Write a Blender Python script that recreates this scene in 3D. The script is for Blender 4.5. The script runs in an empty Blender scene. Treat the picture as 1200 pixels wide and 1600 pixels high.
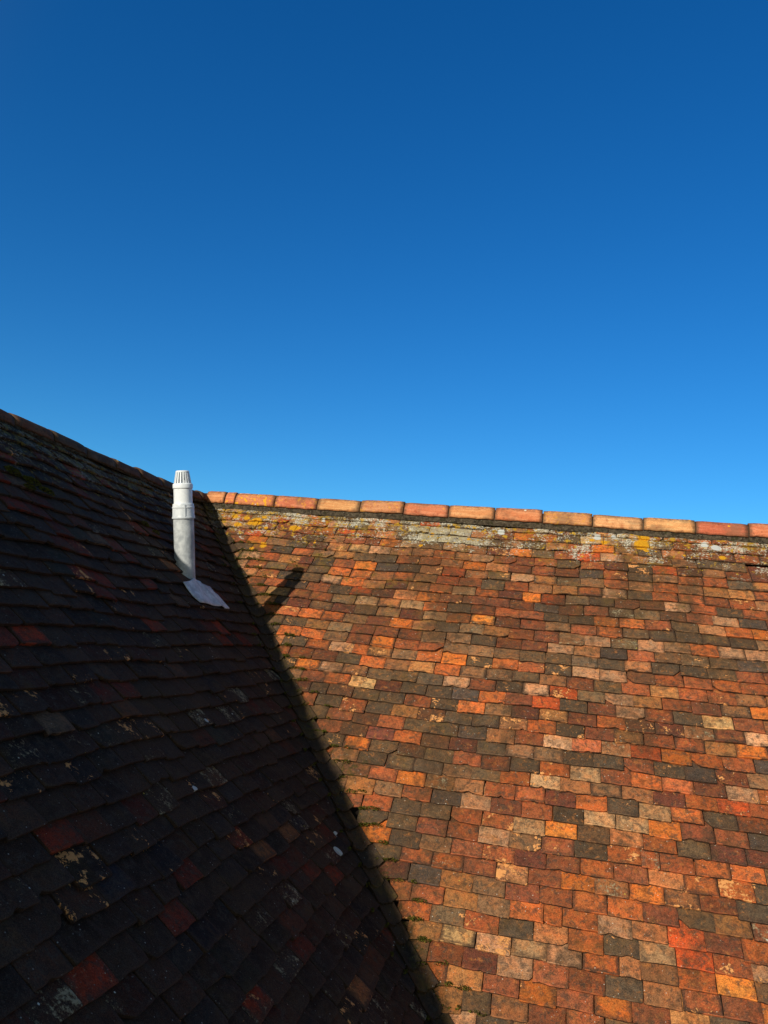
import bpy, math, random
import numpy as np
from mathutils import Matrix, Vector

scene = bpy.context.scene
C = scene.collection

# ---------------------------------------------------------------- camera
cam_d = bpy.data.cameras.new('camera')
cam = bpy.data.objects.new('camera', cam_d); C.objects.link(cam); scene.camera = cam
cam_d.sensor_fit = 'VERTICAL'; cam_d.sensor_height = 36.0
cam_d.lens = 36.0 * 1239.3 / 1600.0
cam_d.clip_start = 0.05; cam_d.clip_end = 3000
RT = (0.9760682, 0.1963684, 0.0934362)
UP = (-0.0610520, -0.1649395, 0.9844123)
FW = (-0.2087188, 0.9665580, 0.1490035)
cam.matrix_world = Matrix(((RT[0], UP[0], -FW[0], 2.942102), (RT[1], UP[1], -FW[1], -6.283895),
                           (RT[2], UP[2], -FW[2], -0.956238), (0, 0, 0, 1)))
scene.render.resolution_x = 768; scene.render.resolution_y = 1024
scene.render.engine = 'CYCLES'

# ---------------------------------------------------------------- light
SUN = Vector((0.343, 0.870, -0.355)).normalized()      # direction the light travels
sun_el = math.asin(-SUN.z)
sun_az = math.atan2(-SUN.x, -SUN.y)                    # clockwise from +Y
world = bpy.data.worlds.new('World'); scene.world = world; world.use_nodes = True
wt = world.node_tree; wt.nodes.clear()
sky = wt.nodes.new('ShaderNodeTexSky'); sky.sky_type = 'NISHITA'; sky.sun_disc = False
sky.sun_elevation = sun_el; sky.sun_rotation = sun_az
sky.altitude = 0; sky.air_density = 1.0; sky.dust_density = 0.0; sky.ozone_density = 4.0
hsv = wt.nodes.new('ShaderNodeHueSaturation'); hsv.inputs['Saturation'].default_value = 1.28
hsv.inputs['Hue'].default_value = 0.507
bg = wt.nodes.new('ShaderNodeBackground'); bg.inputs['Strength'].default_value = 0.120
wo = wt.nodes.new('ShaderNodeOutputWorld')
wt.links.new(sky.outputs[0], hsv.inputs['Color'])
tint = wt.nodes.new('ShaderNodeMix'); tint.data_type = 'RGBA'; tint.blend_type = 'MULTIPLY'
tint.inputs[0].default_value = 1.0; tint.inputs[7].default_value = (.54, 1.01, 1.09, 1)
wt.links.new(hsv.outputs[0], tint.inputs[6]); 
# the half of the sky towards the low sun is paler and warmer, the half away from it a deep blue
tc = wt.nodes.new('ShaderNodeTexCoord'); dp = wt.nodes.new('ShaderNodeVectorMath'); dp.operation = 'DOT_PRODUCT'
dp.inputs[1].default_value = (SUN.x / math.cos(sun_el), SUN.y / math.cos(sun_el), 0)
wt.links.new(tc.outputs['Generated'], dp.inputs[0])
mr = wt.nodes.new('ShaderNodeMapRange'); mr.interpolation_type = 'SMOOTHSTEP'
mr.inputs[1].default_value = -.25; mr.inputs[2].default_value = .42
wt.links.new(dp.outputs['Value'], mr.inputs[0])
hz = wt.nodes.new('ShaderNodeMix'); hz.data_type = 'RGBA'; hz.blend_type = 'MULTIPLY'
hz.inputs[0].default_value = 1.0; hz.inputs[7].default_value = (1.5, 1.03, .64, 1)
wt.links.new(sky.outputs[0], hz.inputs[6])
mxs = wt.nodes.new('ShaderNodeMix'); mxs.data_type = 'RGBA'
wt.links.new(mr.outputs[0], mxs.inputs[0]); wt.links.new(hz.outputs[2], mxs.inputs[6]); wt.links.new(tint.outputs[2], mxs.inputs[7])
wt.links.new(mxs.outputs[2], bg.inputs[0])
wt.links.new(bg.outputs[0], wo.inputs[0])
sl = bpy.data.lights.new('sun', 'SUN'); sl.energy = 4.7; sl.angle = math.radians(0.55)
sl.color = (1.0, 0.915, 0.76)
so = bpy.data.objects.new('sun', sl); C.objects.link(so)
so.rotation_euler = SUN.to_track_quat('-Z', 'Y').to_euler(); so.location = (-10, -20, 12)
scene.view_settings.view_transform = 'Standard'; scene.view_settings.look = 'None'
scene.view_settings.exposure = 0.0; scene.view_settings.gamma = 1.0

# ---------------------------------------------------------------- constants
PR, PL = 0.84682, 0.80794            # pitch of the far (sunlit) and the near-left (shaded) slope
sR, cR, sL, cL = math.sin(PR), math.cos(PR), math.sin(PL), math.cos(PL)
G = 0.0923                           # gauge of a course on the sunlit slope
S0 = 0.1128
W = 0.165
KR = sR / sL                         # same course height on the other slope
nR = np.array([0, -sR, cR]); nL = np.array([sL, 0, cL])
GROUND_Z = -6.2
BASE = Vector((2.5, -3.0, GROUND_Z))
rng = np.random.default_rng(11)

def avR(s): return s * sR * cL / sL          # where the valley lies along a course
def avL(s): return s * sL * cR / sR

def und(a, s, av, ph):
    t = np.clip((a - av) / 0.6, 0, 1); t = t * t * (3 - 2 * t)
    return t * (0.006 * np.sin(1.9 * a + 1.3 * s + ph) + 0.005 * np.sin(4.1 * a - 2.7 * s + 2 * ph) + 0.003 * np.sin(9.3 * a + 3.1 * s + ph))

def mapR(a, s, h):
    a = np.asarray(a, float); s = np.asarray(s, float); h = np.asarray(h, float)
    av = avR(s); d = np.clip(a - av, 0, 9)
    s2 = s - 0.028 * np.exp(-d / 0.7) * np.clip(s / 0.6, 0, 1) * np.clip(d / 0.15, 0, 1) + 0.004 * np.sin(2.3 * a + 1.1 * s)
    h = h + und(a, s, av, 0.4)
    return np.stack([a + 0 * s, -s2 * cR + nR[1] * h, -s2 * sR + nR[2] * h], -1)

def mapL(a, s, h):
    a = np.asarray(a, float); s = np.asarray(s, float); h = np.asarray(h, float)
    av = avL(s)
    h = h + und(a, s, av, 2.2)
    s2 = s + np.clip((a - av) / .6, 0, 1) * (0.008 * np.sin(2.6 * a + 1.3 * s) + 0.004 * np.sin(6.1 * a - s))
    return np.stack([s2 * cL + nL[0] * h, -a + 0 * s, -s2 * sL + nL[2] * h], -1)

# ---------------------------------------------------------------- node helpers
def lin(c):
    return tuple((v / 12.92 if v <= 0.04045 else ((v + 0.055) / 1.055) ** 2.4) for v in [x / 255 for x in c])

class NT:
    def __init__(s, name, rough=0.9, spec=0.25):
        s.m = bpy.data.materials.new(name); s.m.use_nodes = True
        s.t = s.m.node_tree; s.b = s.t.nodes['Principled BSDF']
        s.b.inputs['Roughness'].default_value = rough
        s.b.inputs['Specular IOR Level'].default_value = spec
    def n(s, typ, **kw):
        nd = s.t.nodes.new(typ)
        for k, v in kw.items(): setattr(nd, k, v)
        return nd
    def put(s, sock, v):
        if isinstance(v, bpy.types.NodeSocket): s.t.links.new(v, sock)
        elif isinstance(v, (int, float)) and sock.type in ('RGBA',): sock.default_value = (v, v, v, 1)
        elif isinstance(v, tuple) and sock.type == 'RGBA': sock.default_value = tuple(v[:3]) + (1,)
        else: sock.default_value = v
    def math(s, op, a, b=0.0, c=None, clamp=False):
        nd = s.n('ShaderNodeMath', operation=op, use_clamp=clamp)
        s.put(nd.inputs[0], a); s.put(nd.inputs[1], b)
        if c is not None: s.put(nd.inputs[2], c)
        return nd.outputs[0]
    def vmath(s, op, a, b=(0, 0, 0), scale=None):
        nd = s.n('ShaderNodeVectorMath', operation=op)
        s.put(nd.inputs[0], a); s.put(nd.inputs[1], b)
        if scale is not None: s.put(nd.inputs['Scale'], scale)
        return nd.outputs['Value'] if op in ('DISTANCE', 'LENGTH', 'DOT_PRODUCT') else nd.outputs[0]
    def mix(s, f, a, b, mode='MIX'):
        nd = s.n('ShaderNodeMix', data_type='RGBA', blend_type=mode)
        s.put(nd.inputs[0], f); s.put(nd.inputs[6], a); s.put(nd.inputs[7], b)
        return nd.outputs[2]
    def noise(s, vec, scale, detail=3, rough=0.6, col=False, dist=0.0):
        nd = s.n('ShaderNodeTexNoise'); s.put(nd.inputs['Vector'], vec)
        nd.inputs['Scale'].default_value = scale; nd.inputs['Detail'].default_value = detail
        nd.inputs['Roughness'].default_value = rough; nd.inputs['Distortion'].default_value = dist
        return nd.outputs[1 if col else 0]
    def vor(s, vec, scale, feature='F1', out='Distance', rnd=1.0):
        nd = s.n('ShaderNodeTexVoronoi', feature=feature); s.put(nd.inputs['Vector'], vec)
        nd.inputs['Scale'].default_value = scale; nd.inputs['Randomness'].default_value = rnd
        return nd.outputs[out]
    def step(s, v, lo, hi, a=0.0, b=1.0):
        nd = s.n('ShaderNodeMapRange', interpolation_type='SMOOTHSTEP')
        s.put(nd.inputs[0], v); s.put(nd.inputs[1], lo); s.put(nd.inputs[2], hi)
        s.put(nd.inputs[3], a); s.put(nd.inputs[4], b)
        return nd.outputs[0]
    def attr(s, name, out='Vector'):
        nd = s.n('ShaderNodeAttribute', attribute_name=name); return nd.outputs[out]
    def sep(s, v):
        nd = s.n('ShaderNodeSeparateXYZ'); s.put(nd.inputs[0], v); return nd.outputs
    def pos(s): return s.n('ShaderNodeNewGeometry').outputs['Position']
    def bump(s, h, strength=1.0, dist=0.002, normal=None):
        nd = s.n('ShaderNodeBump'); s.put(nd.inputs['Height'], h)
        nd.inputs['Strength'].default_value = strength; nd.inputs['Distance'].default_value = dist
        if normal is not None: s.put(nd.inputs['Normal'], normal)
        return nd.outputs[0]
    def base(s, c): s.put(s.b.inputs['Base Color'], c)
    def normal(s, v): s.put(s.b.inputs['Normal'], v)

YELLOW = [(3.60, .174, .060, 'R'), (3.62, .095, .048, 'R'), (3.63, .235, .022, 'R'), (.40, .262, .034, 'R'), (.55, .215, .048, 'R'), (.50, .228, .03, 'R'),
          (.89, .245, .045, 'R'), (.93, .24, .022, 'R'), (.78, .235, .014, 'R'), (.66, .29, .018, 'R'), (3.33, .18, .028, 'R'), (3.24, .16, .018, 'R'), (4.16, .262, .026, 'R'),
          (3.70, .23, .014, 'R'), (3.17, .34, .014, 'R'), (2.02, .22, .02, 'R'), (1.95, .36, .018, 'R'), (2.31, .225, .02, 'R'), (2.38, .23, .014, 'R'), (3.9, .26, .014, 'R'),
          (1.10, .40, .016, 'R'), (.62, .55, .02, 'R'), (.70, .50, .03, 'R'), (.45, .17, .03, 'R'), (.34, .16, .03, 'R'), (.60, .15, .02, 'R')]
WHITE = [(1.289, 2.059, .020, 'L'), (1.640, 2.526, .016, 'L'), (1.600, 2.500, .009, 'L'), (2.029, 2.798, .020, 'L'), (2.141, 2.866, .030, 'L'),
         (3.1, 2.3, .016, 'L'), (2.62, 2.0, .014, 'L'),
         (4.13, .155, .04, 'R'), (4.05, .13, .03, 'R'), (2.55, .12, .03, 'R'), (1.1, .12, .02, 'R'), (3.28, .125, .03, 'R'), (3.4, .11, .02, 'R')]

def spots(N, p, lst, wob, extra):
    acc = None
    for a, s, r, side in lst:
        c = (mapR if side == 'R' else mapL)(a, s, 0.0)
        d = N.vmath('DISTANCE', p, tuple(float(v) for v in c))
        d = N.math('DIVIDE', d, r)
        acc = d if acc is None else N.math('MINIMUM', acc, d)
    return N.step(N.math('ADD', acc, N.math('MULTIPLY', N.math('SUBTRACT', extra, 0.5), wob)), 1.0, 0.9)

def tile_material(name, sunlit):
    N = NT(name, 0.88, 0.2)
    col = N.attr('tcol', 'Color'); A = N.attr('tcol', 'Alpha')
    uv = N.sep(N.attr('tuv')); mx = N.sep(N.attr('tmix'))
    flake, rim, moss = mx[0], mx[1], mx[2]
    P = N.pos()
    off = N.vmath('SCALE', (37.1, 11.7, 23.3), scale=uv[2])
    Q = N.vmath('ADD', P, off)                       # every tile gets its own pattern
    n_lo = N.noise(Q, 14, 4, .62); n_mid = N.noise(Q, 45, 5, .7); n_hi = N.noise(Q, 210, 4, .7); n_grit = N.noise(P, 600, 2, .7)
    # clay body: patches of lighter and redder firing
    warm = N.mix(1.0, col, (1.22, .98, .84), 'MULTIPLY'); dark = N.mix(1.0, col, (.40, .42, .46), 'MULTIPLY')
    c = N.mix(N.step(n_lo, .44, .60), col, warm)
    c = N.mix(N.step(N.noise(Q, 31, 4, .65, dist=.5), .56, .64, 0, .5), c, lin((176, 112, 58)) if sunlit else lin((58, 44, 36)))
    c = N.mix(N.step(N.math('ADD', N.math('MULTIPLY', n_mid, .6), N.math('MULTIPLY', N.noise(Q, 20, 3, .6), .4)), .53, .38, 0, .85), c, dark)
    ash = N.noise(Q, 26, 5, .75, dist=.6)
    c = N.mix(N.math('MULTIPLY', N.step(ash, .50, .62), .68), c, lin((62, 56, 50)))
    # dark weathered rim, and the shade painted on the tile edges
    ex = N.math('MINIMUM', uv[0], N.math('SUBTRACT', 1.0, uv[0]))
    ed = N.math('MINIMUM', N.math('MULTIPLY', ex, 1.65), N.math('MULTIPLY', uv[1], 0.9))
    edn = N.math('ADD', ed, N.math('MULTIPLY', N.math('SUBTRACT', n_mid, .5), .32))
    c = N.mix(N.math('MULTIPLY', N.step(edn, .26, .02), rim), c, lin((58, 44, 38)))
    # soot and run-off stains that cross many tiles
    mp_ = N.n('ShaderNodeMapping'); N.put(mp_.inputs['Vector'], P); mp_.inputs['Scale'].default_value = (2.6, 1.0, 1.0)
    so_ = N.math('ADD', N.math('MULTIPLY', N.noise(mp_.outputs[0], 1.1, 4, .62), .75), N.math('MULTIPLY', N.noise(P, 24, 4, .7), .25))
    c = N.mix(N.step(so_, .49, .61, 0, .68), c, lin((66, 50, 36)))
    # grain
    c = N.mix(1.0, c, N.mix(N.step(n_hi, .3, .7), (.46, .44, .42), (1.42, 1.40, 1.36)), 'MULTIPLY')
    cr = N.noise(Q, 75, 6, .8, dist=1.6)
    c = N.mix(N.step(cr, .42, .33, 0, .6), c, lin((46, 34, 28)))
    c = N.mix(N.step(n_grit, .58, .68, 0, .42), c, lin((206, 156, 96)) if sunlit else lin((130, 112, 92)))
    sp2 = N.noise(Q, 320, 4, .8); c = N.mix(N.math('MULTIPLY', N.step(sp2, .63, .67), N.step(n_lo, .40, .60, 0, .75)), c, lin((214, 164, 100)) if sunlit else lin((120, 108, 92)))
    ew = N.step(N.math('ADD', uv[1], N.math('MULTIPLY', N.math('SUBTRACT', n_hi, .5), .10)), .050, .015)
    c = N.mix(N.math('MULTIPLY', ew, N.step(n_lo, .45, .6, 0, .55)), c, N.mix(1.0, col, (1.7, 1.6, 1.5), 'MULTIPLY'))
    c = N.mix(N.step(n_grit, .36, .28, 0, .6), c, lin((40, 30, 26)))
    # spalled flakes showing fresh clay
    fl = N.math('ADD', N.noise(Q, 56, 5, .66, dist=.8), N.math('MULTIPLY', N.math('SUBTRACT', N.noise(Q, 13, 2, .5), .5), .9))
    thr = N.math('SUBTRACT', .98, N.math('MULTIPLY', flake, .34))
    fm = N.step(fl, thr, N.math('ADD', thr, .014))
    c = N.mix(fm, c, N.mix(n_hi, lin((205, 112, 58)), lin((226, 178, 112))))
    # pale crust lichen, grey green
    lv = N.math('ADD', N.math('MULTIPLY', N.noise(Q, 90, 5, .8), .6), N.math('MULTIPLY', N.noise(Q, 18, 4, .6), .45)); lthr = N.math('SUBTRACT', .78, N.math('MULTIPLY', A, .34))
    lm = N.step(lv, lthr, N.math('ADD', lthr, .09))
    lc = N.mix(N.noise(P, 17, 2), lin((182, 164, 128)), lin((150, 144, 116)))
    c = N.mix(N.math('MULTIPLY', lm, .85), c, lc)
    # broad pale crust that creeps down from the ridge
    pz = N.sep(P)[2]; nr = N.step(pz, -.46, -.03)
    cz = N.math('ADD', N.math('MULTIPLY', N.noise(P, 7, 4, .6), .55), N.math('MULTIPLY', N.noise(P, 58, 4, .72), .62))
    cz = N.step(N.math('ADD', cz, N.math('MULTIPLY', nr, .105)), .705, .718)
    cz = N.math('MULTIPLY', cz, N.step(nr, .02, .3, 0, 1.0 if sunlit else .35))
    c = N.mix(N.math('MULTIPLY', cz, .85), c, N.mix(N.step(N.noise(P, 90, 3, .7), .38, .60), lin((104, 96, 78)), lin((214, 208, 190))))
    yz = N.step(N.math('ADD', N.noise(N.vmath('ADD', P, (5, 3, 1)), 24, 5, .7), N.math('ADD', N.math('MULTIPLY', nr, .09), N.step(N.sep(P)[0], 1.5, .6, 0, .035))), .655, .67)
    yz = N.math('MULTIPLY', yz, N.step(nr, .05, .3))
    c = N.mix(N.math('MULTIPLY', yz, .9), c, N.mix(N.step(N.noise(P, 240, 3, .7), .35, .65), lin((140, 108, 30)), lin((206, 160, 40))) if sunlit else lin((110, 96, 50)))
    # small round lichen discs
    vd = N.vor(N.vmath('ADD', P, N.vmath('SCALE', N.noise(P, 120, 2, col=True), scale=.006)), 34)
    vc = N.sep(N.vor(P, 34, out='Color'))
    dr = N.math('MULTIPLY', N.math('MULTIPLY', A, .26), N.step(vc[0], .55, 1.0))
    dm = N.step(N.math('SUBTRACT', dr, N.math('MULTIPLY', vd, 1.0)), 0.0, .03)
    c = N.mix(dm, c, N.mix(N.step(vc[1], .62, .66), lin((205, 204, 190)), lin((176, 160, 62))))
    # tiny pale specks
    vs = N.vor(P, 95); vsc = N.sep(N.vor(P, 95, out='Color'))
    sm = N.math('MULTIPLY', N.step(vs, .26, .16), N.math('MULTIPLY', N.step(vsc[0], .955, .96), N.step(vsc[1], .2, 1.0, .3, 1.0)))
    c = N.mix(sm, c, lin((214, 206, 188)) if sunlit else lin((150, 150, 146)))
    # ochre film and moss
    om = N.math('MULTIPLY', N.step(N.noise(P, 9, 5, .7), .48, .70), N.attr('tfilm', 'Fac'))
    c = N.mix(N.math('MULTIPLY', om, .75), c, lin((128, 104, 34)))
    mm = N.step(N.math('ADD', N.noise(P, 30, 6, .75), N.math('MULTIPLY', moss, .62)), .72, .98)
    mcol = N.mix(N.noise(P, 160, 3, .7), lin((44, 46, 20)), lin((88, 84, 36)))
    c = N.mix(mm, c, mcol)
    # the large crusts
    wob = N.noise(P, 130, 4, .7)
    wm = spots(N, P, WHITE, .22, wob); c = N.mix(wm, c, N.mix(n_hi, lin((150, 152, 150)), lin((214, 216, 212))))
    if sunlit:
        ym = spots(N, P, YELLOW, 1.5, wob); c = N.mix(ym, c, N.mix(N.step(N.noise(P, 240, 4, .75), .38, .62), lin((150, 98, 14)), lin((232, 172, 36))))
    N.base(c)
    h = N.math('ADD', N.math('MULTIPLY', n_mid, 1.1), N.math('MULTIPLY', n_hi, .55))
    h = N.math('ADD', h, N.math('MULTIPLY', lm, .35)); h = N.math('SUBTRACT', h, N.math('MULTIPLY', fm, .5))
    h = N.math('ADD', h, N.math('MULTIPLY', mm, 1.0))
    N.normal(N.bump(h, .9, .0032))
    return N.m

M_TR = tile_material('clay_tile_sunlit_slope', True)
M_TL = tile_material('clay_tile_shaded_slope', False)  # darker copy: shade as well as dirt is put into its colours

def mortar_material():
    N = NT('old_mortar', .95, .1); P = N.pos()
    n1 = N.noise(P, 40, 5, .75); n2 = N.noise(P, 150, 4, .7)
    c = N.mix(N.step(n1, .35, .65), lin((44, 38, 32)), lin((92, 82, 68)))
    c = N.mix(N.step(n2, .60, .70, 0, .8), c, lin((180, 174, 158)))
    c = N.mix(N.step(N.noise(P, 22, 4, .7), .55, .7, 0, .8), c, lin((48, 50, 26)))
    N.base(c); N.normal(N.bump(N.math('ADD', n1, n2), 1.0, .006)); return N.m
M_MORTAR = mortar_material()

def ridge_material(name, shaded):
    N = NT(name, .85, .2); P = N.pos(); col = N.attr('tcol', 'Color'); uv = N.sep(N.attr('tuv'))
    Q = N.vmath('ADD', P, N.vmath('SCALE', (17.0, 9.0, 5.0), scale=uv[2]))
    n1 = N.noise(Q, 9, 5, .7); n2 = N.noise(Q, 38, 5, .72); n3 = N.noise(Q, 190, 4, .7)
    # streaks that follow the length of the tile
    sc = N.n('ShaderNodeMapping'); N.put(sc.inputs['Vector'], Q)
    sc.inputs['Scale'].default_value = (6, 6, 60) if not shaded else (30, 5, 40)
    st = N.noise(sc.outputs[0], 1, 5, .65)
    c = N.mix(N.step(st, .40, .66), col, N.mix(1.0, col, (1.2, 1.5, 1.7), 'MULTIPLY'))
    c = N.mix(N.step(n1, .46, .30, 0, .8), c, N.mix(1.0, col, (.62, .45, .42), 'MULTIPLY'))
    c = N.mix(N.step(n2, .58, .72, 0, .6), c, lin((120, 62, 44)))
    topm = N.step(uv[1], .62, .10, 0, .9)
    c = N.mix(N.math('MULTIPLY', topm, N.step(n2, .40, .56)), c, lin((100, 74, 58)))
    c = N.mix(N.math('MULTIPLY', topm, N.step(N.noise(Q, 70, 5, .75), .58, .64)), c, lin((188, 176, 150)))
    c = N.mix(1.0, c, N.mix(N.step(n3, .3, .7), (.72, .72, .72), (1.25, 1.25, 1.22)), 'MULTIPLY')
    je = N.math('MINIMUM', uv[0], N.math('SUBTRACT', 1.0, uv[0]))
    je = N.math('ADD', je, N.math('MULTIPLY', N.math('SUBTRACT', n2, .5), .25))
    c = N.mix(N.step(je, .09, .0, 0, .7), c, lin((72, 56, 44)))
    be = N.math('ADD', uv[1], N.math('MULTIPLY', N.math('SUBTRACT', n2, .5), .5))
    c = N.mix(N.step(be, .86, 1.0, 0, .55), c, lin((96, 62, 44)))
    c = N.mix(N.step(N.noise(Q, 5, 3, .6), .52, .66, 0, .55), c, lin((110, 84, 62)))
    vd = N.vor(N.vmath('ADD', P, N.vmath('SCALE', N.noise(P, 120, 2, col=True), scale=.006)), 22); vc = N.sep(N.vor(P, 22, out='Color'))
    dm = N.math('MULTIPLY', N.step(vd, .26, .20), N.step(N.math('ADD', vc[0], N.math('MULTIPLY', uv[0], .0)), .90, .93))
    c = N.mix(dm, c, N.mix(N.step(vc[1], .4, .45), lin((206, 200, 182)), lin((222, 160, 30))))
    ymask = N.math('MULTIPLY', N.attr('tcol', 'Alpha'), N.step(N.noise(P, 34, 4, .6), .56, .60))
    c = N.mix(ymask, c, lin((216, 156, 34)))
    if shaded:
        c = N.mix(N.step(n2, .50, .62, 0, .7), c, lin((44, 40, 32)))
    N.base(c); N.normal(N.bump(N.math('ADD', n2, N.math('MULTIPLY', n3, .5)), .8, .003)); return N.m
M_RR = ridge_material('clay_ridge_sunlit', False)
M_RL = ridge_material('clay_ridge_shaded', True)  # darker ridge copy, its shade put into the colour

def simple(name, c1, c2, scale, rough=.9, bump=.004, spec=.2):
    N = NT(name, rough, spec); P = N.pos(); n1 = N.noise(P, scale, 5, .7)
    N.base(N.mix(N.step(n1, .35, .65), c1, c2)); N.normal(N.bump(n1, .6, bump)); return N.m
M_DECK = simple('roof_underlay', lin((34, 30, 27)), lin((48, 40, 34)), 12)
M_GROUND = simple('grass_ground', lin((52, 64, 30)), lin((78, 84, 44)), 1.5, .95, .02)
M_PAVE = simple('yard_gravel', lin((110, 102, 90)), lin((140, 130, 114)), 30, .95, .01)

def brick_material():
    N = NT('brickwork', .9, .2); P = N.pos(); s = N.sep(P)
    cx = N.n('ShaderNodeCombineXYZ'); N.put(cx.inputs[0], N.math('ADD', s[0], s[1])); N.put(cx.inputs[1], s[2])
    b = N.n('ShaderNodeTexBrick'); N.put(b.inputs['Vector'], cx.outputs[0])
    b.inputs['Scale'].default_value = 1; b.inputs['Brick Width'].default_value = .225; b.inputs['Row Height'].default_value = .075
    b.inputs['Mortar Size'].default_value = .006
    b.inputs['Color1'].default_value = lin((140, 72, 48)) + (1,); b.inputs['Color2'].default_value = lin((110, 56, 42)) + (1,)
    b.inputs['Mortar'].default_value = lin((160, 150, 132)) + (1,)
    N.base(N.mix(1.0, b.outputs[0], N.mix(N.noise(P, 20, 4), (.7, .7, .7), (1.3, 1.3, 1.3)), 'MULTIPLY'))
    N.normal(N.bump(b.outputs[1], .6, -.006)); return N.m
M_BRICK = brick_material()

def metal_material(name, c1, c2, rough, scale):
    N = NT(name, rough, .35); P = N.pos()
    n1 = N.noise(P, scale, 5, .7); n2 = N.noise(P, scale * 6, 4, .7)
    m = N.n('ShaderNodeMapping'); N.put(m.inputs['Vector'], P); m.inputs['Scale'].default_value = (40, 40, 5)
    st = N.noise(m.outputs[0], 1, 4, .6)
    c = N.mix(N.step(n1, .35, .65), c1, c2); c = N.mix(N.step(st, .52, .72, 0, .5), c, c1)
    c = N.mix(N.step(n2, .62, .75, 0, .5), c, tuple(v * .55 for v in c1))
    N.base(c); N.normal(N.bump(N.math('ADD', n1, n2), .35, .002)); return N.m
M_LEAD = metal_material('weathered_lead', lin((150, 156, 162)), lin((196, 201, 204)), .5, 11)
M_SHEET = metal_material('lead_sheet', lin((164, 172, 180)), lin((214, 220, 226)), .5, 16)
M_PVC = metal_material('grey_white_plastic', lin((216, 222, 228)), lin((236, 240, 244)), .35, 7)
M_COLLAR = metal_material('grey_plastic_collar', lin((188, 195, 202)), lin((216, 221, 226)), .4, 12)

def moss_material():
    N = NT('moss', .95, .1); P = N.pos()
    N.base(N.mix(N.noise(P, 60, 4, .7), lin((40, 44, 16)), lin((112, 108, 40)))); return N.m
M_MOSS = moss_material()

# ---------------------------------------------------------------- object helpers
def link_mesh(name, me, mat, parent=None):
    o = bpy.data.objects.new(name, me); C.objects.link(o)
    if mat: me.materials.append(mat)
    if parent: o.parent = parent; 
    return o

def make_mesh(name, V, F, smooth=None, attrs=None):
    """V (n,3) array in world space, F (m,4) quads or list of faces"""
    me = bpy.data.meshes.new(name)
    if isinstance(F, np.ndarray):
        me.vertices.add(len(V)); me.vertices.foreach_set('co', np.asarray(V, np.float32).ravel())
        k = F.shape[1]; me.loops.add(F.size); me.loops.foreach_set('vertex_index', F.astype(np.int32).ravel())
        me.polygons.add(len(F)); me.polygons.foreach_set('loop_start', np.arange(0, F.size, k, dtype=np.int32))
        me.polygons.foreach_set('loop_total', np.full(len(F), k, np.int32))
    else:
        me.from_pydata([tuple(v) for v in V], [], F)
    if smooth is not None:
        me.polygons.foreach_set('use_smooth', np.broadcast_to(smooth, (len(me.polygons),)).astype(bool))
    for nm, (typ, arr) in (attrs or {}).items():
        at = me.attributes.new(nm, typ, 'POINT')
        at.data.foreach_set({'FLOAT_COLOR': 'color', 'FLOAT_VECTOR': 'vector', 'FLOAT': 'value'}[typ], np.asarray(arr, np.float32).ravel())
    me.update(calc_edges=True); me.validate()
    return me

def empty(name, loc):
    o = bpy.data.objects.new(name, None); C.objects.link(o); o.location = loc; o.empty_display_size = .3; return o

house = empty('house', BASE)
house['label'] = 'old house under a clay tiled roof, one sunlit slope meeting one shaded slope'
house['category'] = 'house'
def hpart(name, V, F, mat, parent, smooth=None, attrs=None, label=None):
    off = np.array(BASE)
    me = make_mesh(name, np.asarray(V, float) - off, F, smooth, attrs)
    o = link_mesh(name, me, mat)
    o.parent = parent
    if label: o['label'] = label
    return o

# ---------------------------------------------------------------- roof tiles
PAL_R = [((184, 98, 50), 11), ((158, 84, 50), 18), ((136, 74, 48), 15), ((116, 62, 44), 9), ((98, 50, 42), 6),
         ((204, 112, 46), 7), ((158, 106, 70), 12), ((132, 98, 70), 9), ((184, 138, 104), 9), ((190, 150, 100), 2.6),
         ((78, 68, 56), 13), ((66, 62, 60), 7), ((104, 84, 62), 9), ((190, 80, 38), 3.5), ((166, 112, 66), 7)]
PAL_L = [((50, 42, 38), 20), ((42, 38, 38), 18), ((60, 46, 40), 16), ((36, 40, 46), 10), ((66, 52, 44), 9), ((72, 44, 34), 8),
         ((134, 54, 30), 5.5), ((104, 46, 34), 8), ((38, 44, 42), 6), ((78, 70, 62), 4), ((116, 84, 58), 1.5), ((28, 36, 52), 3)]  # dark from dirt and from the shade painted into this slope
def pick(pal):
    w = np.array([p[1] for p in pal], float); return pal[rng.choice(len(pal), p=w / w.sum())][0]

XF = np.array([0, .004, .014, .032, .048, .064, .078, .092, .106, .122, .138, .151, .161, .165]) / .165
UF = np.array([0, .003, .012, .032, .060, .092, .185])
XC = np.array([0, .5, 1.0]); UC = np.array([0, .09, .185])

class Batch:
    def __init__(s): s.V = []; s.F = []; s.col = []; s.uv = []; s.mx = []; s.fm = []; s.n = 0; s.sm = []
    def add(s, V, F, col, uv, mx, fm, sm):
        n = len(V); s.V.append(V); s.F.append(F + s.n); s.n += n
        s.col.append(np.broadcast_to(col, (n, 4))); s.uv.append(uv); s.mx.append(np.broadcast_to(mx, (n, 3)) if np.ndim(mx) < 2 else mx)
        s.fm.append(np.broadcast_to(fm, (n,))); s.sm.append(np.broadcast_to(sm, (len(F),)))
    def attrs(s):
        return {'tcol': ('FLOAT_COLOR', np.concatenate(s.col)), 'tuv': ('FLOAT_VECTOR', np.concatenate(s.uv)),
                'tmix': ('FLOAT_VECTOR', np.concatenate(s.mx)), 'tfilm': ('FLOAT', np.concatenate(s.fm))}

def grid_faces(nu, nx, flip):
    i = np.arange(nu - 1)[:, None] * nx + np.arange(nx - 1)[None]
    f = np.stack([i, i + 1, i + nx + 1, i + nx], -1).reshape(-1, 4)
    return f[:, ::-1] if flip else f

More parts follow.
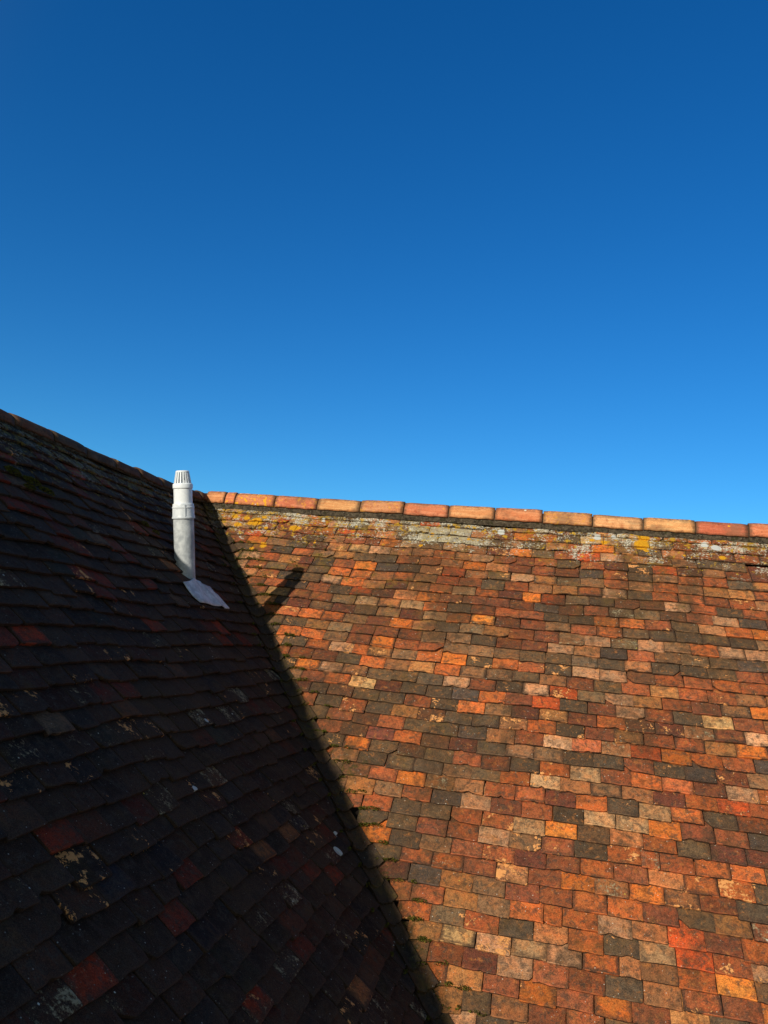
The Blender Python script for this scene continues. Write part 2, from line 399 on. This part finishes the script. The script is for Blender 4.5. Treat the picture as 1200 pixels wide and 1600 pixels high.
def tile(B, mp, avf, side, a0, s, w, col, A, mix, film, coarse=False, moss_fn=None, wear=1.0):
    xs = XC if coarse else XF; us = UC if coarse else UF
    nx, nu = len(xs), len(us)
    X, U = np.meshgrid(xs * w, us)
    x1 = xs * w
    e = np.zeros(nx)
    if not coarse:
        e = .0012 * rng.standard_normal() * np.sin(x1 * rng.uniform(20, 60) + rng.uniform(0, 6)) + .0006 * rng.standard_normal(nx)
        r = rng.random()
        if r < .16 * wear:                             # a notch out of the tail
            c = rng.uniform(.02, w - .02); d = rng.uniform(.004, .014) * rng.uniform(.5, 1.3)
            e += d * np.exp(-((x1 - c) / rng.uniform(.006, .02)) ** 2)
        if rng.random() < .09 * wear:                  # broken corner
            c = rng.uniform(.012, .05); m = rng.uniform(.4, 1.4)
            xx = x1 if rng.random() < .5 else w - x1
            e = np.maximum(e, np.clip((c - xx) * m, 0, .04) + .001 * rng.standard_normal(nx))
        e = np.clip(e, -.003, .05)
        # rounded arris at the corners
        e = e + .0035 * np.exp(-x1 / .004) * rng.random() + .0035 * np.exp(-(w - x1) / .004) * rng.random()
    L = .185
    UU = e[None] + U * (1 - e[None] / L)
    XX = X.copy()
    if not coarse:
        XX[:, 0] += .0008 * rng.standard_normal(nu); XX[:, -1] += .0008 * rng.standard_normal(nu)
    sk = math.radians(rng.normal(0, .7)); slip = rng.normal(0, .0028) + (rng.uniform(.004, .014) if rng.random() < .05 * wear else 0)
    irr = 1.8 if side == 'L' else 1.0
    sk *= irr; slip *= irr
    lift = irr * abs(rng.normal(0, .0016)) + (rng.uniform(.002, .006) if rng.random() < .12 else 0)
    tw = rng.normal(0, .0018); cam_ = rng.normal(.0018, .0020); cl = rng.normal(.0006, .0008)
    xr = XX / w * 2 - 1; ur = UU / L
    H = -(.168 if side == 'R' else .180) * UU + lift * (1 - ur) + tw * xr * (1 - ur) + cam_ * (1 - xr ** 2) * (1 - .5 * ur) + cl * np.sin(np.pi * ur * 2)
    if not coarse:
        H = H + .0004 * rng.standard_normal(H.shape)
        H[0] -= .0022; H[1] -= .0007; H[:, 0] -= .0022; H[:, -1] -= .0022; H[:, 1] -= .0004; H[:, -2] -= .0004
    AA = a0 + XX + UU * sk; SS = s + slip - UU + (XX - w / 2) * sk
    SS = np.maximum(SS, .004)
    lim = avf(SS) + .030
    AA = np.maximum(AA, lim + (AA - a0) * .002)
    if AA[0].max() - AA[0].min() < .012: return
    top = mp(AA, SS, H)
    th = .0128 + .001 * rng.standard_normal()
    flip = (side == 'R')
    f = grid_faces(nu, nx, not flip)
    rnd = rng.random()
    uvt = np.stack([XX / w, UU / .1, np.full(XX.shape, rnd)], -1).reshape(-1, 3)
    moss = mix[2]
    if moss_fn is not None:
        mo = (mix[2] + moss_fn(AA, SS)).reshape(-1)
    else: mo = np.full(nx * nu, mix[2])
    mxa = np.stack([np.full(nx * nu, mix[0]), np.full(nx * nu, mix[1]), mo], -1)
    B.add(top.reshape(-1, 3), f, (*col, A), uvt, mxa, film, True)
    # three edges with thickness: tail, left, right
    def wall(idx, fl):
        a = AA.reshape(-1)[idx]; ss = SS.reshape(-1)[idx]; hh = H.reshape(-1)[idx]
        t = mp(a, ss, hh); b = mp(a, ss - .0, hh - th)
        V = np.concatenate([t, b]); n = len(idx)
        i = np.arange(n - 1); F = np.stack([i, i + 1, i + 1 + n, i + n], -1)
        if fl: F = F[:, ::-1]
        u = np.concatenate([uvt[idx], uvt[idx]]); m2 = np.concatenate([mxa[idx], mxa[idx]]); m2[:, 1] = 1.0; m2[:, 2] += .12  # edges fully darkened: grime plus the shadow line under each course
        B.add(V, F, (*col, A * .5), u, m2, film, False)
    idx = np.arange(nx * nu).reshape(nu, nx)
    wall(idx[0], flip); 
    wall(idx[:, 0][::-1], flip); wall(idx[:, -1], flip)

def smooth01(x): x = np.clip(x, 0, 1); return x * x * (3 - 2 * x)

# sunlit slope
NC = 47
BR = Batch()
for k in range(-1, NC):
    s = S0 + G * k + rng.normal(0, .0015)
    if k == -1: s = .03
    off = (k % 2) * .084 + rng.normal(0, .012) + .02 * math.sin(k * .9)
    a = avR(s) - .12 - ((avR(s)) % .168) + off
    while a < 6.0:
        w = W + rng.normal(0, .0016); 
        if rng.random() < .012: w *= rng.uniform(.5, .85)
        if a + w > avR(s) + .05 and not (abs(a - 4.38) < .084 and k == 3):
            c = pick(PAL_R)
            fld = math.sin(1.3 * a + 2.1 * s + 1) + math.sin(2.9 * a - 1.7 * s) + .8 * math.sin(.8 * a * s + 4)
            if fld > 1.1 and rng.random() < .35: c = [(78, 68, 56), (98, 64, 46), (104, 84, 62)][rng.integers(3)]
            if fld < -1.1 and rng.random() < .35: c = [(176, 112, 70), (172, 134, 96), (184, 98, 50)][rng.integers(3)]
            grey = max(c) - min(c) < 26
            near = math.exp(-max(s - .05, 0) / .30)
            v = float(np.exp(rng.normal(.02, .24)))
            A = float(np.clip(rng.normal(.10, .13) + .62 * near * rng.uniform(.4, 1.25) * (1.15 if grey else .95), 0, 1))
            if rng.random() < .07: A = rng.uniform(.4, .7)
            if grey and s > .7: A *= .35
            if c[0] > 170 and c[1] > 135: A = max(A, rng.uniform(.2, .5))
            if k in (1, 2) and 1.75 < a < 2.3 and rng.random() < .7: A = 1.0; c = (150, 150, 148)
            col = [min(.8, q * v) for q in lin(c)]
            g_ = sum(col) / 3; col = [max(.004, (q + (b_ - q) * .12)) for q, b_ in zip(col, lin((118, 84, 58)))]
            dv = a - avR(s)
            film = float(np.clip(.95 * math.exp(-max(s - .1, 0) / (.75 if dv < 1.3 else .5)) * rng.uniform(.2, 1.3) * (1.3 if dv < 1.2 else .8) + (.12 if rng.random() < .2 else 0), 0, 1))
            flk = rng.uniform(.62, 1.08) if rng.random() < .26 else rng.uniform(0, .5)
            rimv = rng.uniform(.4, .9) if rng.random() < .3 else rng.uniform(0, .3)
            mfn = lambda AA, SS: .62 * np.exp(-np.clip(AA - avR(SS), 0, 9) / .13) + .22 * np.exp(-np.clip(AA - avR(SS), 0, 9) / .4)
            tile(BR, mapR, avR, 'R', a, s, w, col, A, (flk, rimv, -.10 + (.25 if rng.random() < .03 else 0) + .12 * near), film, moss_fn=mfn)
        a += w + abs(rng.normal(.0028, .002))
slopeR = hpart('roof_slope', np.concatenate(BR.V), np.concatenate(BR.F), M_TR, house, np.concatenate(BR.sm), BR.attrs(),
               'sunlit slope of orange, red, brown and grey clay tiles with yellow lichen near its ridge')

# shaded slope
BL = Batch()
for k in range(-1, NC):
    s = (S0 + G * k) * KR + rng.normal(0, .002)
    if k == -1: s = .03
    off = (k % 2) * .084 + rng.normal(0, .014) + .02 * math.sin(k * 1.3)
    a = avL(s) - .12 - ((avL(s)) % .168) + off
    while a < 10.6:
        w = W + rng.normal(0, .002)
        coarse = a > 5.7
        if a + w > avL(s) + .05:
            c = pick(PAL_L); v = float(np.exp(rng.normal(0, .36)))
            v *= .60; lc_ = lin(c); col = [lc_[0] * v * 1.35, lc_[1] * v * 1.05, lc_[2] * v * .8]  # colour darkened further to deepen the slope's shade
            near = math.exp(-max(s - .05, 0) / .45)
            A = float(np.clip(rng.normal(.08, .12) + .30 * near * rng.random(), 0, .7))
            if rng.random() < .12: A = rng.uniform(.4, .75)
            flk = rng.uniform(.6, 1.05) if rng.random() < .13 else rng.uniform(0, .4)
            mfn = lambda AA, SS: .42 * np.exp(-np.clip(AA - avL(SS), 0, 9) / .14)
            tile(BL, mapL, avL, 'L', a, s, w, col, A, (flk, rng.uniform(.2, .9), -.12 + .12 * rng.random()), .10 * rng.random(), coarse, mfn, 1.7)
        a += w + abs(rng.normal(.003, .002))
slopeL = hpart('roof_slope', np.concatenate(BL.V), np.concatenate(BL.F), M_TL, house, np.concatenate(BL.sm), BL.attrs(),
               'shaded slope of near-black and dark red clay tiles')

# valley tiles
BV = Batch()
for k in range(-1, NC):
    s = S0 + G * k + (.025 if k < 0 else 0)
    vv = rng.uniform(.5, 1.3); col = [q * vv for q in lin([(70, 52, 34), (58, 46, 34), (64, 54, 30), (50, 42, 34)][rng.integers(4)])]
    rnd = rng.random(); wR = .080 + rng.uniform(-.028, .028); wL = .080 + rng.normal(0, .014)
    ts = np.linspace(0, 1, 13); us = np.array([0, .003, .012, .035, .065, .10, .17])
    nx, nu = len(ts), len(us)
    V = np.zeros((nu, nx, 3)); jit = rng.normal(0, .0025, nx); bulge = rng.uniform(.020, .038); sl_ = rng.normal(0, .009)
    for j, u in enumerate(us):
        nar = 1 - u * 1.6
        drop = bulge * (1 - (2 * ts - 1) ** 2) + jit
        sr = s - u + sl_ + drop * (1 - u / .17)
        sr = np.maximum(sr, .002)
        h = .013 + rng.normal(0, .001) - .17 * u + rng.normal(0, .0003, nx) - (.0022 if j == 0 else 0)
        aR = avR(sr) + wR * nar; aL = avL(sr * KR) + wL * nar
        Rp = mapR(aR, sr, h); Lp = mapL(aL, sr * KR, h)
        Vp = mapR(avR(sr), sr, h) * .5 + mapL(avL(sr * KR), sr * KR, h) * .5
        t = ts[:, None]
        V[j] = (1 - t) ** 2 * Lp + 2 * t * (1 - t) * Vp + t ** 2 * Rp
    f = grid_faces(nu, nx, False)
    X, U = np.meshgrid(ts, us)
    uvt = np.stack([X, U / .1, np.full(X.shape, rnd)], -1).reshape(-1, 3)
    mo = rng.uniform(.05, .48)
    BV.add(V.reshape(-1, 3), f, (*col, .25 * rng.random()), uvt, (.1, .4, mo), .3, True)
    nrm = (nR + nL) / np.linalg.norm(nR + nL)
    for idx in (np.arange(nx), np.arange(nu) * nx, np.arange(nu) * nx + nx - 1):
        tp = V.reshape(-1, 3)[idx]; bt = tp - nrm * .016; n = len(idx); i = np.arange(n - 1)
        F = np.stack([i, i + 1, i + 1 + n, i + n], -1)
        BV.add(np.concatenate([tp, bt]), F, (*col, .1), np.concatenate([uvt[idx]] * 2), (.1, .4, mo), .3, False)
hpart('valley_tiles', np.concatenate(BV.V), np.concatenate(BV.F), M_TL, house, np.concatenate(BV.sm), BV.attrs(),
      'curved mossy green tiles lining the valley between the two slopes')

# ---------------------------------------------------------------- roof body under the tiles, back slopes, walls
SE = 4.46; XE, YE = 6.1, 10.7
def PRp(a, s, h): return np.array([a, -s * cR + nR[1] * h, -s * sR + nR[2] * h])
def PLp(a, s, h): return np.array([s * cL + nL[0] * h, -a, -s * sL + nL[2] * h])
hd = -.052
dz = hd / ((cR + cL) / 2) * 1.0
zd = hd / cR
vb = PRp(avR(SE), SE, hd); 
D = [(0, 0, zd), (XE, 0, zd), tuple(PRp(XE, SE, hd)), tuple(vb), tuple(PLp(YE, SE * KR, hd)), (0, -YE, zd)]
zb = D[2][2]
bx, by = -abs(zb) / math.tan(PL), abs(zb) / math.tan(PR)
D += [(XE, by, zb), (bx, by, zb), (bx, -YE, zb)]
F = [(1, 0, 3, 2), (0, 5, 4, 3), (0, 1, 6, 7), (0, 7, 8, 5)]
hpart('roof_deck', D, F, M_DECK, house)
wallz = zb + .02
def ring(x0, y0, x1, y1, z0, z1, V, F):
    b = len(V); V += [(x0, y0, z0), (x1, y0, z0), (x1, y1, z0), (x0, y1, z0), (x0, y0, z1), (x1, y0, z1), (x1, y1, z1), (x0, y1, z1)]
    F += [(b, b + 1, b + 5, b + 4), (b + 1, b + 2, b + 6, b + 5), (b + 2, b + 3, b + 7, b + 6), (b + 3, b, b + 4, b + 7), (b + 4, b + 5, b + 6, b + 7)]
V, F = [], []
xr = float(PLp(0, SE * KR, hd)[0]) - .3; yr = float(PRp(0, SE, hd)[1]) + .3
ring(bx + .3, -YE + .3, xr, by - .3, GROUND_Z - .2, wallz, V, F)
ring(xr + .003, yr, XE - .3, by - .303, GROUND_Z - .2, wallz, V, F)
hpart('wall', V, F, M_BRICK, house)

# gable ends closing the two wings
hpart('gable', [(XE - .02, 0, zd - .02), (XE - .02, float(D[2][1]), zb), (XE - .02, by, zb)], [(0, 1, 2)], M_BRICK, house)
hpart('gable', [(float(D[4][0]), -YE + .02, zb), (0, -YE + .02, zd - .02), (bx, -YE + .02, zb)], [(0, 1, 2)], M_BRICK, house)

# ---------------------------------------------------------------- ridges
def ridge_piece(origin, d, side, x0, x1, r0, r1, col, A, mat, parent, wob, zc=-.006, rise=1.50):
    """half round ridge tile from x0 to x1 along d; outer shell, inner shell and end rims"""
    d = np.array(d, float); side = np.array(side, float); up = np.array([0, 0, 1.0])
    na, nl = 21, 9; th = .013; phi = np.radians(np.linspace(-91, 91, na))
    jit = rng.normal(0, 1, 6)
    V = []; uv = []; rnd = rng.random()
    for lay in (0, 1):
        for j in range(nl):
            t = j / (nl - 1); x = x0 + (x1 - x0) * t
            r = r0 + (r1 - r0) * t - (th if lay else 0) - (.0025 if (j in (0, nl - 1) and not lay) else 0)
            for i, p in enumerate(phi):
                rr = r * (1 + .012 * math.sin(3 * p + jit[0]) + .006 * math.sin(9 * t + jit[1]))
                y = rr * math.sin(p); z = rr * rise * math.cos(p)
                dz_ = wob[0] + (wob[1] - wob[0]) * t
                drop = .003 * math.sin(17 * t + jit[2]) * (1 if i in (0, na - 1) else 0)
                V.append(np.array(origin) + d * x + side * y + up * (zc + z + dz_ + drop))
                uv.append((t, abs(math.degrees(p)) / 94, rnd))
    F = []
    n1 = na * nl
    for j in range(nl - 1):
        for i in range(na - 1):
            a = j * na + i; F.append((a, a + 1, a + na + 1, a + na)); b = a + n1; F.append((b, b + na, b + na + 1, b + 1))
    for i in range(na - 1):
        F.append((i, i + n1, i + 1 + n1, i + 1)); a = (nl - 1) * na + i; F.append((a, a + 1, a + 1 + n1, a + n1))
    for j in range(nl - 1):
        a = j * na; F.append((a, a + na, a + na + n1, a + n1)); a = j * na + na - 1; F.append((a, a + n1, a + na + n1, a + na))
    F = np.array(F); n = len(V)
    return hpart('ridge_tile', V, F, mat, parent, True, {'tcol': ('FLOAT_COLOR', np.tile([*col, A], (n, 1))), 'tuv': ('FLOAT_VECTOR', np.array(uv))})

JX = [0.036, 0.211, 0.304, 0.659, 1.029, 1.395, 1.758, 2.123, 2.49, 2.862, 3.24, 3.613, 3.99, 4.362, 4.735, 5.11, 5.48, 5.85]
RC = [(188, 110, 66), (190, 92, 56), (184, 98, 60), (178, 84, 58), (190, 124, 72), (176, 104, 66), (184, 92, 62), (196, 124, 76), (190, 100, 60), (184, 116, 68),
      (206, 140, 90), (206, 140, 84), (168, 66, 46), (188, 92, 60), (180, 100, 60), (186, 110, 66), (176, 90, 60)]
for i in range(len(JX) - 1):
    z0 = -.004 * math.sin(JX[i] * 2.2) + rng.normal(0, .0018)
    ridge_piece((0, 0, 0), (1, 0, 0), (0, -1, 0), JX[i] + .004, JX[i + 1] - .004, .070 + rng.normal(0, .001), .0715 + rng.normal(0, .001),
                lin(tuple(.68 * u_ + .32 * w_ for u_, w_ in zip(RC[i], (196, 146, 106)))), 1.0 if i in (1, 2) else (.35 if i in (3, 5, 9) else 0.0), M_RR, slopeR, (z0, z0 + rng.normal(0, .003)))
y = -.16
while y < 10.4:
    ln = .345 + rng.normal(0, .01); z0 = .035 * (1 - smooth01(y / .5)) + rng.normal(0, .0055)
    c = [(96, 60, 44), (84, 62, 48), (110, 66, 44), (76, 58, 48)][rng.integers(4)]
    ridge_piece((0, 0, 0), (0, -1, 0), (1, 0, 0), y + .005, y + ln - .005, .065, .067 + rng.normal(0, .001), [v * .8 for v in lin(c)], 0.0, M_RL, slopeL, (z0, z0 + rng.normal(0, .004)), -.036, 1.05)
    y += ln

def mortar(d, side, x0, x1, parent, seedp, zfun, zc, rise):
    d = np.array(d, float); side = np.array(side, float); n = int((x1 - x0) / .012)
    r = np.random.default_rng(seedp)
    ph = np.radians(np.linspace(-100, 100, 25)); V = np.zeros((n, 27, 3))
    jo = r.normal(0, 1, (n, 27))
    for _ in range(2): jo = (jo + np.roll(jo, 1, 0) + np.roll(jo, -1, 0)) / 2.2
    for j in range(n):
        x = x0 + (x1 - x0) * j / (n - 1)
        for i in range(27):
            if i in (0, 26):
                sg = -1 if i == 0 else 1; y_, z_ = sg * (.050 + .005 * jo[j, i]), -.052
            else:
                p = ph[i - 1]; rr = .0575 + .0012 * jo[j, i]
                y_, z_ = rr * math.sin(p), rr * rise * math.cos(p) + zc - (.004 if rise < 1 else 0)
                y_ *= 1.0
            V[j, i] = d * x + side * y_ + np.array([0, 0, z_ + zfun(x)])
    f = grid_faces(n, 27, False)
    return hpart('ridge_mortar', V.reshape(-1, 3), f, M_MORTAR, parent, True)
mortar((1, 0, 0), (0, -1, 0), 0.0, 5.84, slopeR, 3, lambda x: -.004 * math.sin(x * 2.2), -.006, 1.50)
mortar((0, -1, 0), (1, 0, 0), -.15, 10.3, slopeL, 4, lambda x: .035 * (1 - float(smooth01(x / .5))), -.036, 1.05)

# mortar packed where the two ridges meet
V = []; F = []
for j in range(13):
    for i in range(24):
        p = math.pi * j / 12; t = 2 * math.pi * i / 24; q_ = .078 * (1 + .05 * math.sin(5 * t + 3 * p) + rng.normal(0, .012))
        V.append((.005 + q_ * math.sin(p) * math.cos(t), -.01 + q_ * math.sin(p) * math.sin(t), -.035 + q_ * math.cos(p)))
for j in range(12):
    for i in range(24):
        k = (i + 1) % 24; F.append((j * 24 + i, (j + 1) * 24 + i, (j + 1) * 24 + k, j * 24 + k))
hpart('mortar_fillet', V, F, M_MORTAR, slopeR, True)

# ---------------------------------------------------------------- flue pipe
AX = np.array([-.086, -.170, .982]); AX /= np.linalg.norm(AX)
PB = np.array([.659, -1.559, -.689])
flue = empty('flue_pipe', PB)
flue['label'] = 'pale grey flue pipe with slotted cage top standing on the shaded slope'
flue['category'] = 'flue pipe'
fx = np.cross(AX, [0, 1, 0]); fx /= np.linalg.norm(fx); fy = np.cross(AX, fx)
def lathe(name, prof, mat, parent, seg=48, wob=0.0, smooth=True, bend=None):
    V = []; F = []
    for j, (h, r) in enumerate(prof):
        for i in range(seg):
            t = 2 * math.pi * i / seg
            rr = r * (1 + wob * (math.sin(3 * t + h * 21) + .6 * math.sin(5 * t - h * 33)))
            V.append(AX * h + fx * math.cos(t) * rr + fy * math.sin(t) * rr)
    n = len(prof)
    for j in range(n - 1):
        for i in range(seg):
            k = (i + 1) % seg; F.append((j * seg + i, (j + 1) * seg + i, (j + 1) * seg + k, j * seg + k))
    me = make_mesh(name, V, F, smooth)
    o = link_mesh(name, me, mat); o.parent = parent
    md = o.modifiers.new('e', 'EDGE_SPLIT'); md.split_angle = math.radians(35)
    return o
prof = [(-.16 + .025 * i, .0645) for i in range(21)]
prof[-1] = (.342, .0645)
sleeve = lathe('lead_sleeve', prof, M_LEAD, flue, wob=.006)
lathe('collar', [(.335, .060), (.335, .0715), (.341, .0725), (.347, .0705), (.352, .0690), (.400, .0678), (.402, .0700), (.409, .0700), (.411, .0672), (.425, .0665), (.430, .0640), (.432, .058)], M_COLLAR, flue)
# moulded seam rib on the collar
def pbox(name, h0, h1, ang, r0, r1, wd, mat, parent, taper=None):
    V = []
    for h, (ra, rb) in ((h0, (r0, r1)), (h1, taper or (r0, r1))):
        for r in (ra, rb):
            for sgn in (-1, 1):
                V.append(AX * h + (fx * math.cos(ang) + fy * math.sin(ang)) * r + (-fx * math.sin(ang) + fy * math.cos(ang)) * sgn * wd / 2)
    F = [(0, 1, 3, 2), (4, 6, 7, 5), (0, 4, 5, 1), (1, 5, 7, 3), (3, 7, 6, 2), (2, 6, 4, 0)]
    me = make_mesh(name, V, F); o = link_mesh(name, me, mat); o.parent = parent; return o
camdir = np.array([2.942 - .62, -6.284 + 1.62, 0]); ca = math.atan2(camdir @ fy, camdir @ fx)
rib = pbox('seam_rib', .348, .423, ca + .12, .064, .0725, .006, M_COLLAR, flue)
lathe('upper_pipe', [(.425, .0585), (.531, .0585)], M_PVC, flue)
lathe('terminal_ring', [(.527, .050), (.527, .0610), (.530, .0632), (.552, .0632), (.556, .0618), (.560, .0560), (.561, .048)], M_PVC, flue)
cage = lathe('cage', [(.640, .000), (.6425, .020), (.642, .038), (.638, .0425), (.630, .0435), (.629, .037), (.636, .034), (.637, .0)], M_PVC, flue)
for i in range(18):
    b = pbox('bar', .559, .632, 2 * math.pi * i / 18, .0505, .0550, .0088, M_PVC, cage, (.0375, .0425))
# lead flashing dressed over the tiles
LOW = [(1.763, 1.083), (1.765, 1.138), (1.765, 1.192), (1.725, 1.236), (1.60, 1.250), (1.44, 1.254), (1.270, 1.256)]
UPP = [(1.763, 1.083), (1.667, 1.070), (1.580, 1.040), (1.490, 1.070), (1.390, 1.085), (1.310, 1.140), (1.266, 1.252)]
nu, nv = 41, 13
V = []
for i in range(nu):
    t = i / (nu - 1) * 6
    j = min(int(t), 5); f = t - j; 
    lo = np.array(LOW[j]) * (1 - f) + np.array(LOW[j + 1]) * f; up_ = np.array(UPP[j]) * (1 - f) + np.array(UPP[j + 1]) * f
    for k in range(nv):
        g = k / (nv - 1); a, s = up_ * (1 - g) + lo * g
        h = .011 + .003 * math.sin(a * 31 + 1) + .0012 * math.sin(s * 40 + a * 9) + .010 * math.exp(-((a - 1.50 - (s - 1.1) * -.5) / .02) ** 2) + .008 * math.exp(-((a - 1.38) / .018) ** 2)
        d = math.hypot(a - 1.56, s - .95)
        h += .020 * math.exp(-(max(d - .064, 0) / .03) ** 2)
        if g > .93: h -= .004
        V.append(mapL(a, s, h) - PB)
f = grid_faces(nu, nv, True)
me = make_mesh('lead_flashing', np.array(V), f, True); fl = link_mesh('lead_flashing', me, M_SHEET); fl.parent = flue
md = fl.modifiers.new('s', 'SOLIDIFY'); md.thickness = .003; md.offset = -1
fl['label'] = 'creased pale lead sheet lying over the dark tiles'

# ---------------------------------------------------------------- moss cushions
def moss(cl, name, label):
    V = []; F = []
    for (a, s, ra, rs, n, side) in cl:
        mp = mapR if side == 'R' else mapL
        for _ in range(n):
            t = rng.uniform(0, 6.283); q = math.sqrt(rng.random())
            aa, ss = a + ra * q * math.cos(t), s + rs * q * math.sin(t)
            hh = .002 + .016 * (1 - q * q) * rng.random()
            c = mp(aa, ss, hh); r = rng.uniform(.0025, .006)
            b = len(V); dirs = rng.standard_normal((4, 3)); dirs /= np.linalg.norm(dirs, axis=1)[:, None]
            for d in dirs: V.append(c + d * r)
            F += [(b, b + 1, b + 2), (b, b + 2, b + 3), (b, b + 3, b + 1)]
    me = make_mesh(name, np.array(V), np.array(F)); o = link_mesh(name, me, M_MOSS)
    o['label'] = label; o['category'] = 'moss'; o['kind'] = 'stuff'; return o
cl = [(2.92, .49, .06, .035, 420, 'L'), (2.80, .52, .07, .03, 420, 'L'), (2.72, .57, .06, .03, 360, 'L'), (2.86, .58, .05, .02, 200, 'L'), (1.68, .59, .05, .025, 200, 'L'), (1.6, .65, .05, .02, 160, 'L')]
for k in range(4, 42):                                   # tufts in the joints beside the valley
    s = S0 + G * k + .004
    for _ in range(3): cl.append((avR(s) + rng.uniform(.03, .22), s + rng.normal(0, .004), rng.uniform(.012, .045), .010, int(rng.uniform(20, 90)), 'R'))
    cl.append((avL(s * KR) + rng.uniform(.03, .2), s * KR, rng.uniform(.012, .04), .009, 50, 'L'))
for _ in range(16): cl.append((rng.uniform(.5, 1.3), rng.uniform(.3, .75), rng.uniform(.01, .03), .007, 26, 'R'))
moss(cl, 'moss', 'dark green moss growing on the tiles and along the valley')

# ---------------------------------------------------------------- ground
gm = make_mesh('ground', [(-900, -900, GROUND_Z), (900, -900, GROUND_Z), (900, 900, GROUND_Z), (-900, 900, GROUND_Z)], [(0, 1, 2, 3)])
g = link_mesh('ground', gm, M_GROUND); g['kind'] = 'structure'
ym = make_mesh('yard', [(2.7, -14, GROUND_Z + .004), (12, -14, GROUND_Z + .004), (12, -2.6, GROUND_Z + .004), (2.7, -2.6, GROUND_Z + .004)], [(0, 1, 2, 3)])
yo = link_mesh('path', ym, M_PAVE); yo['kind'] = 'structure'
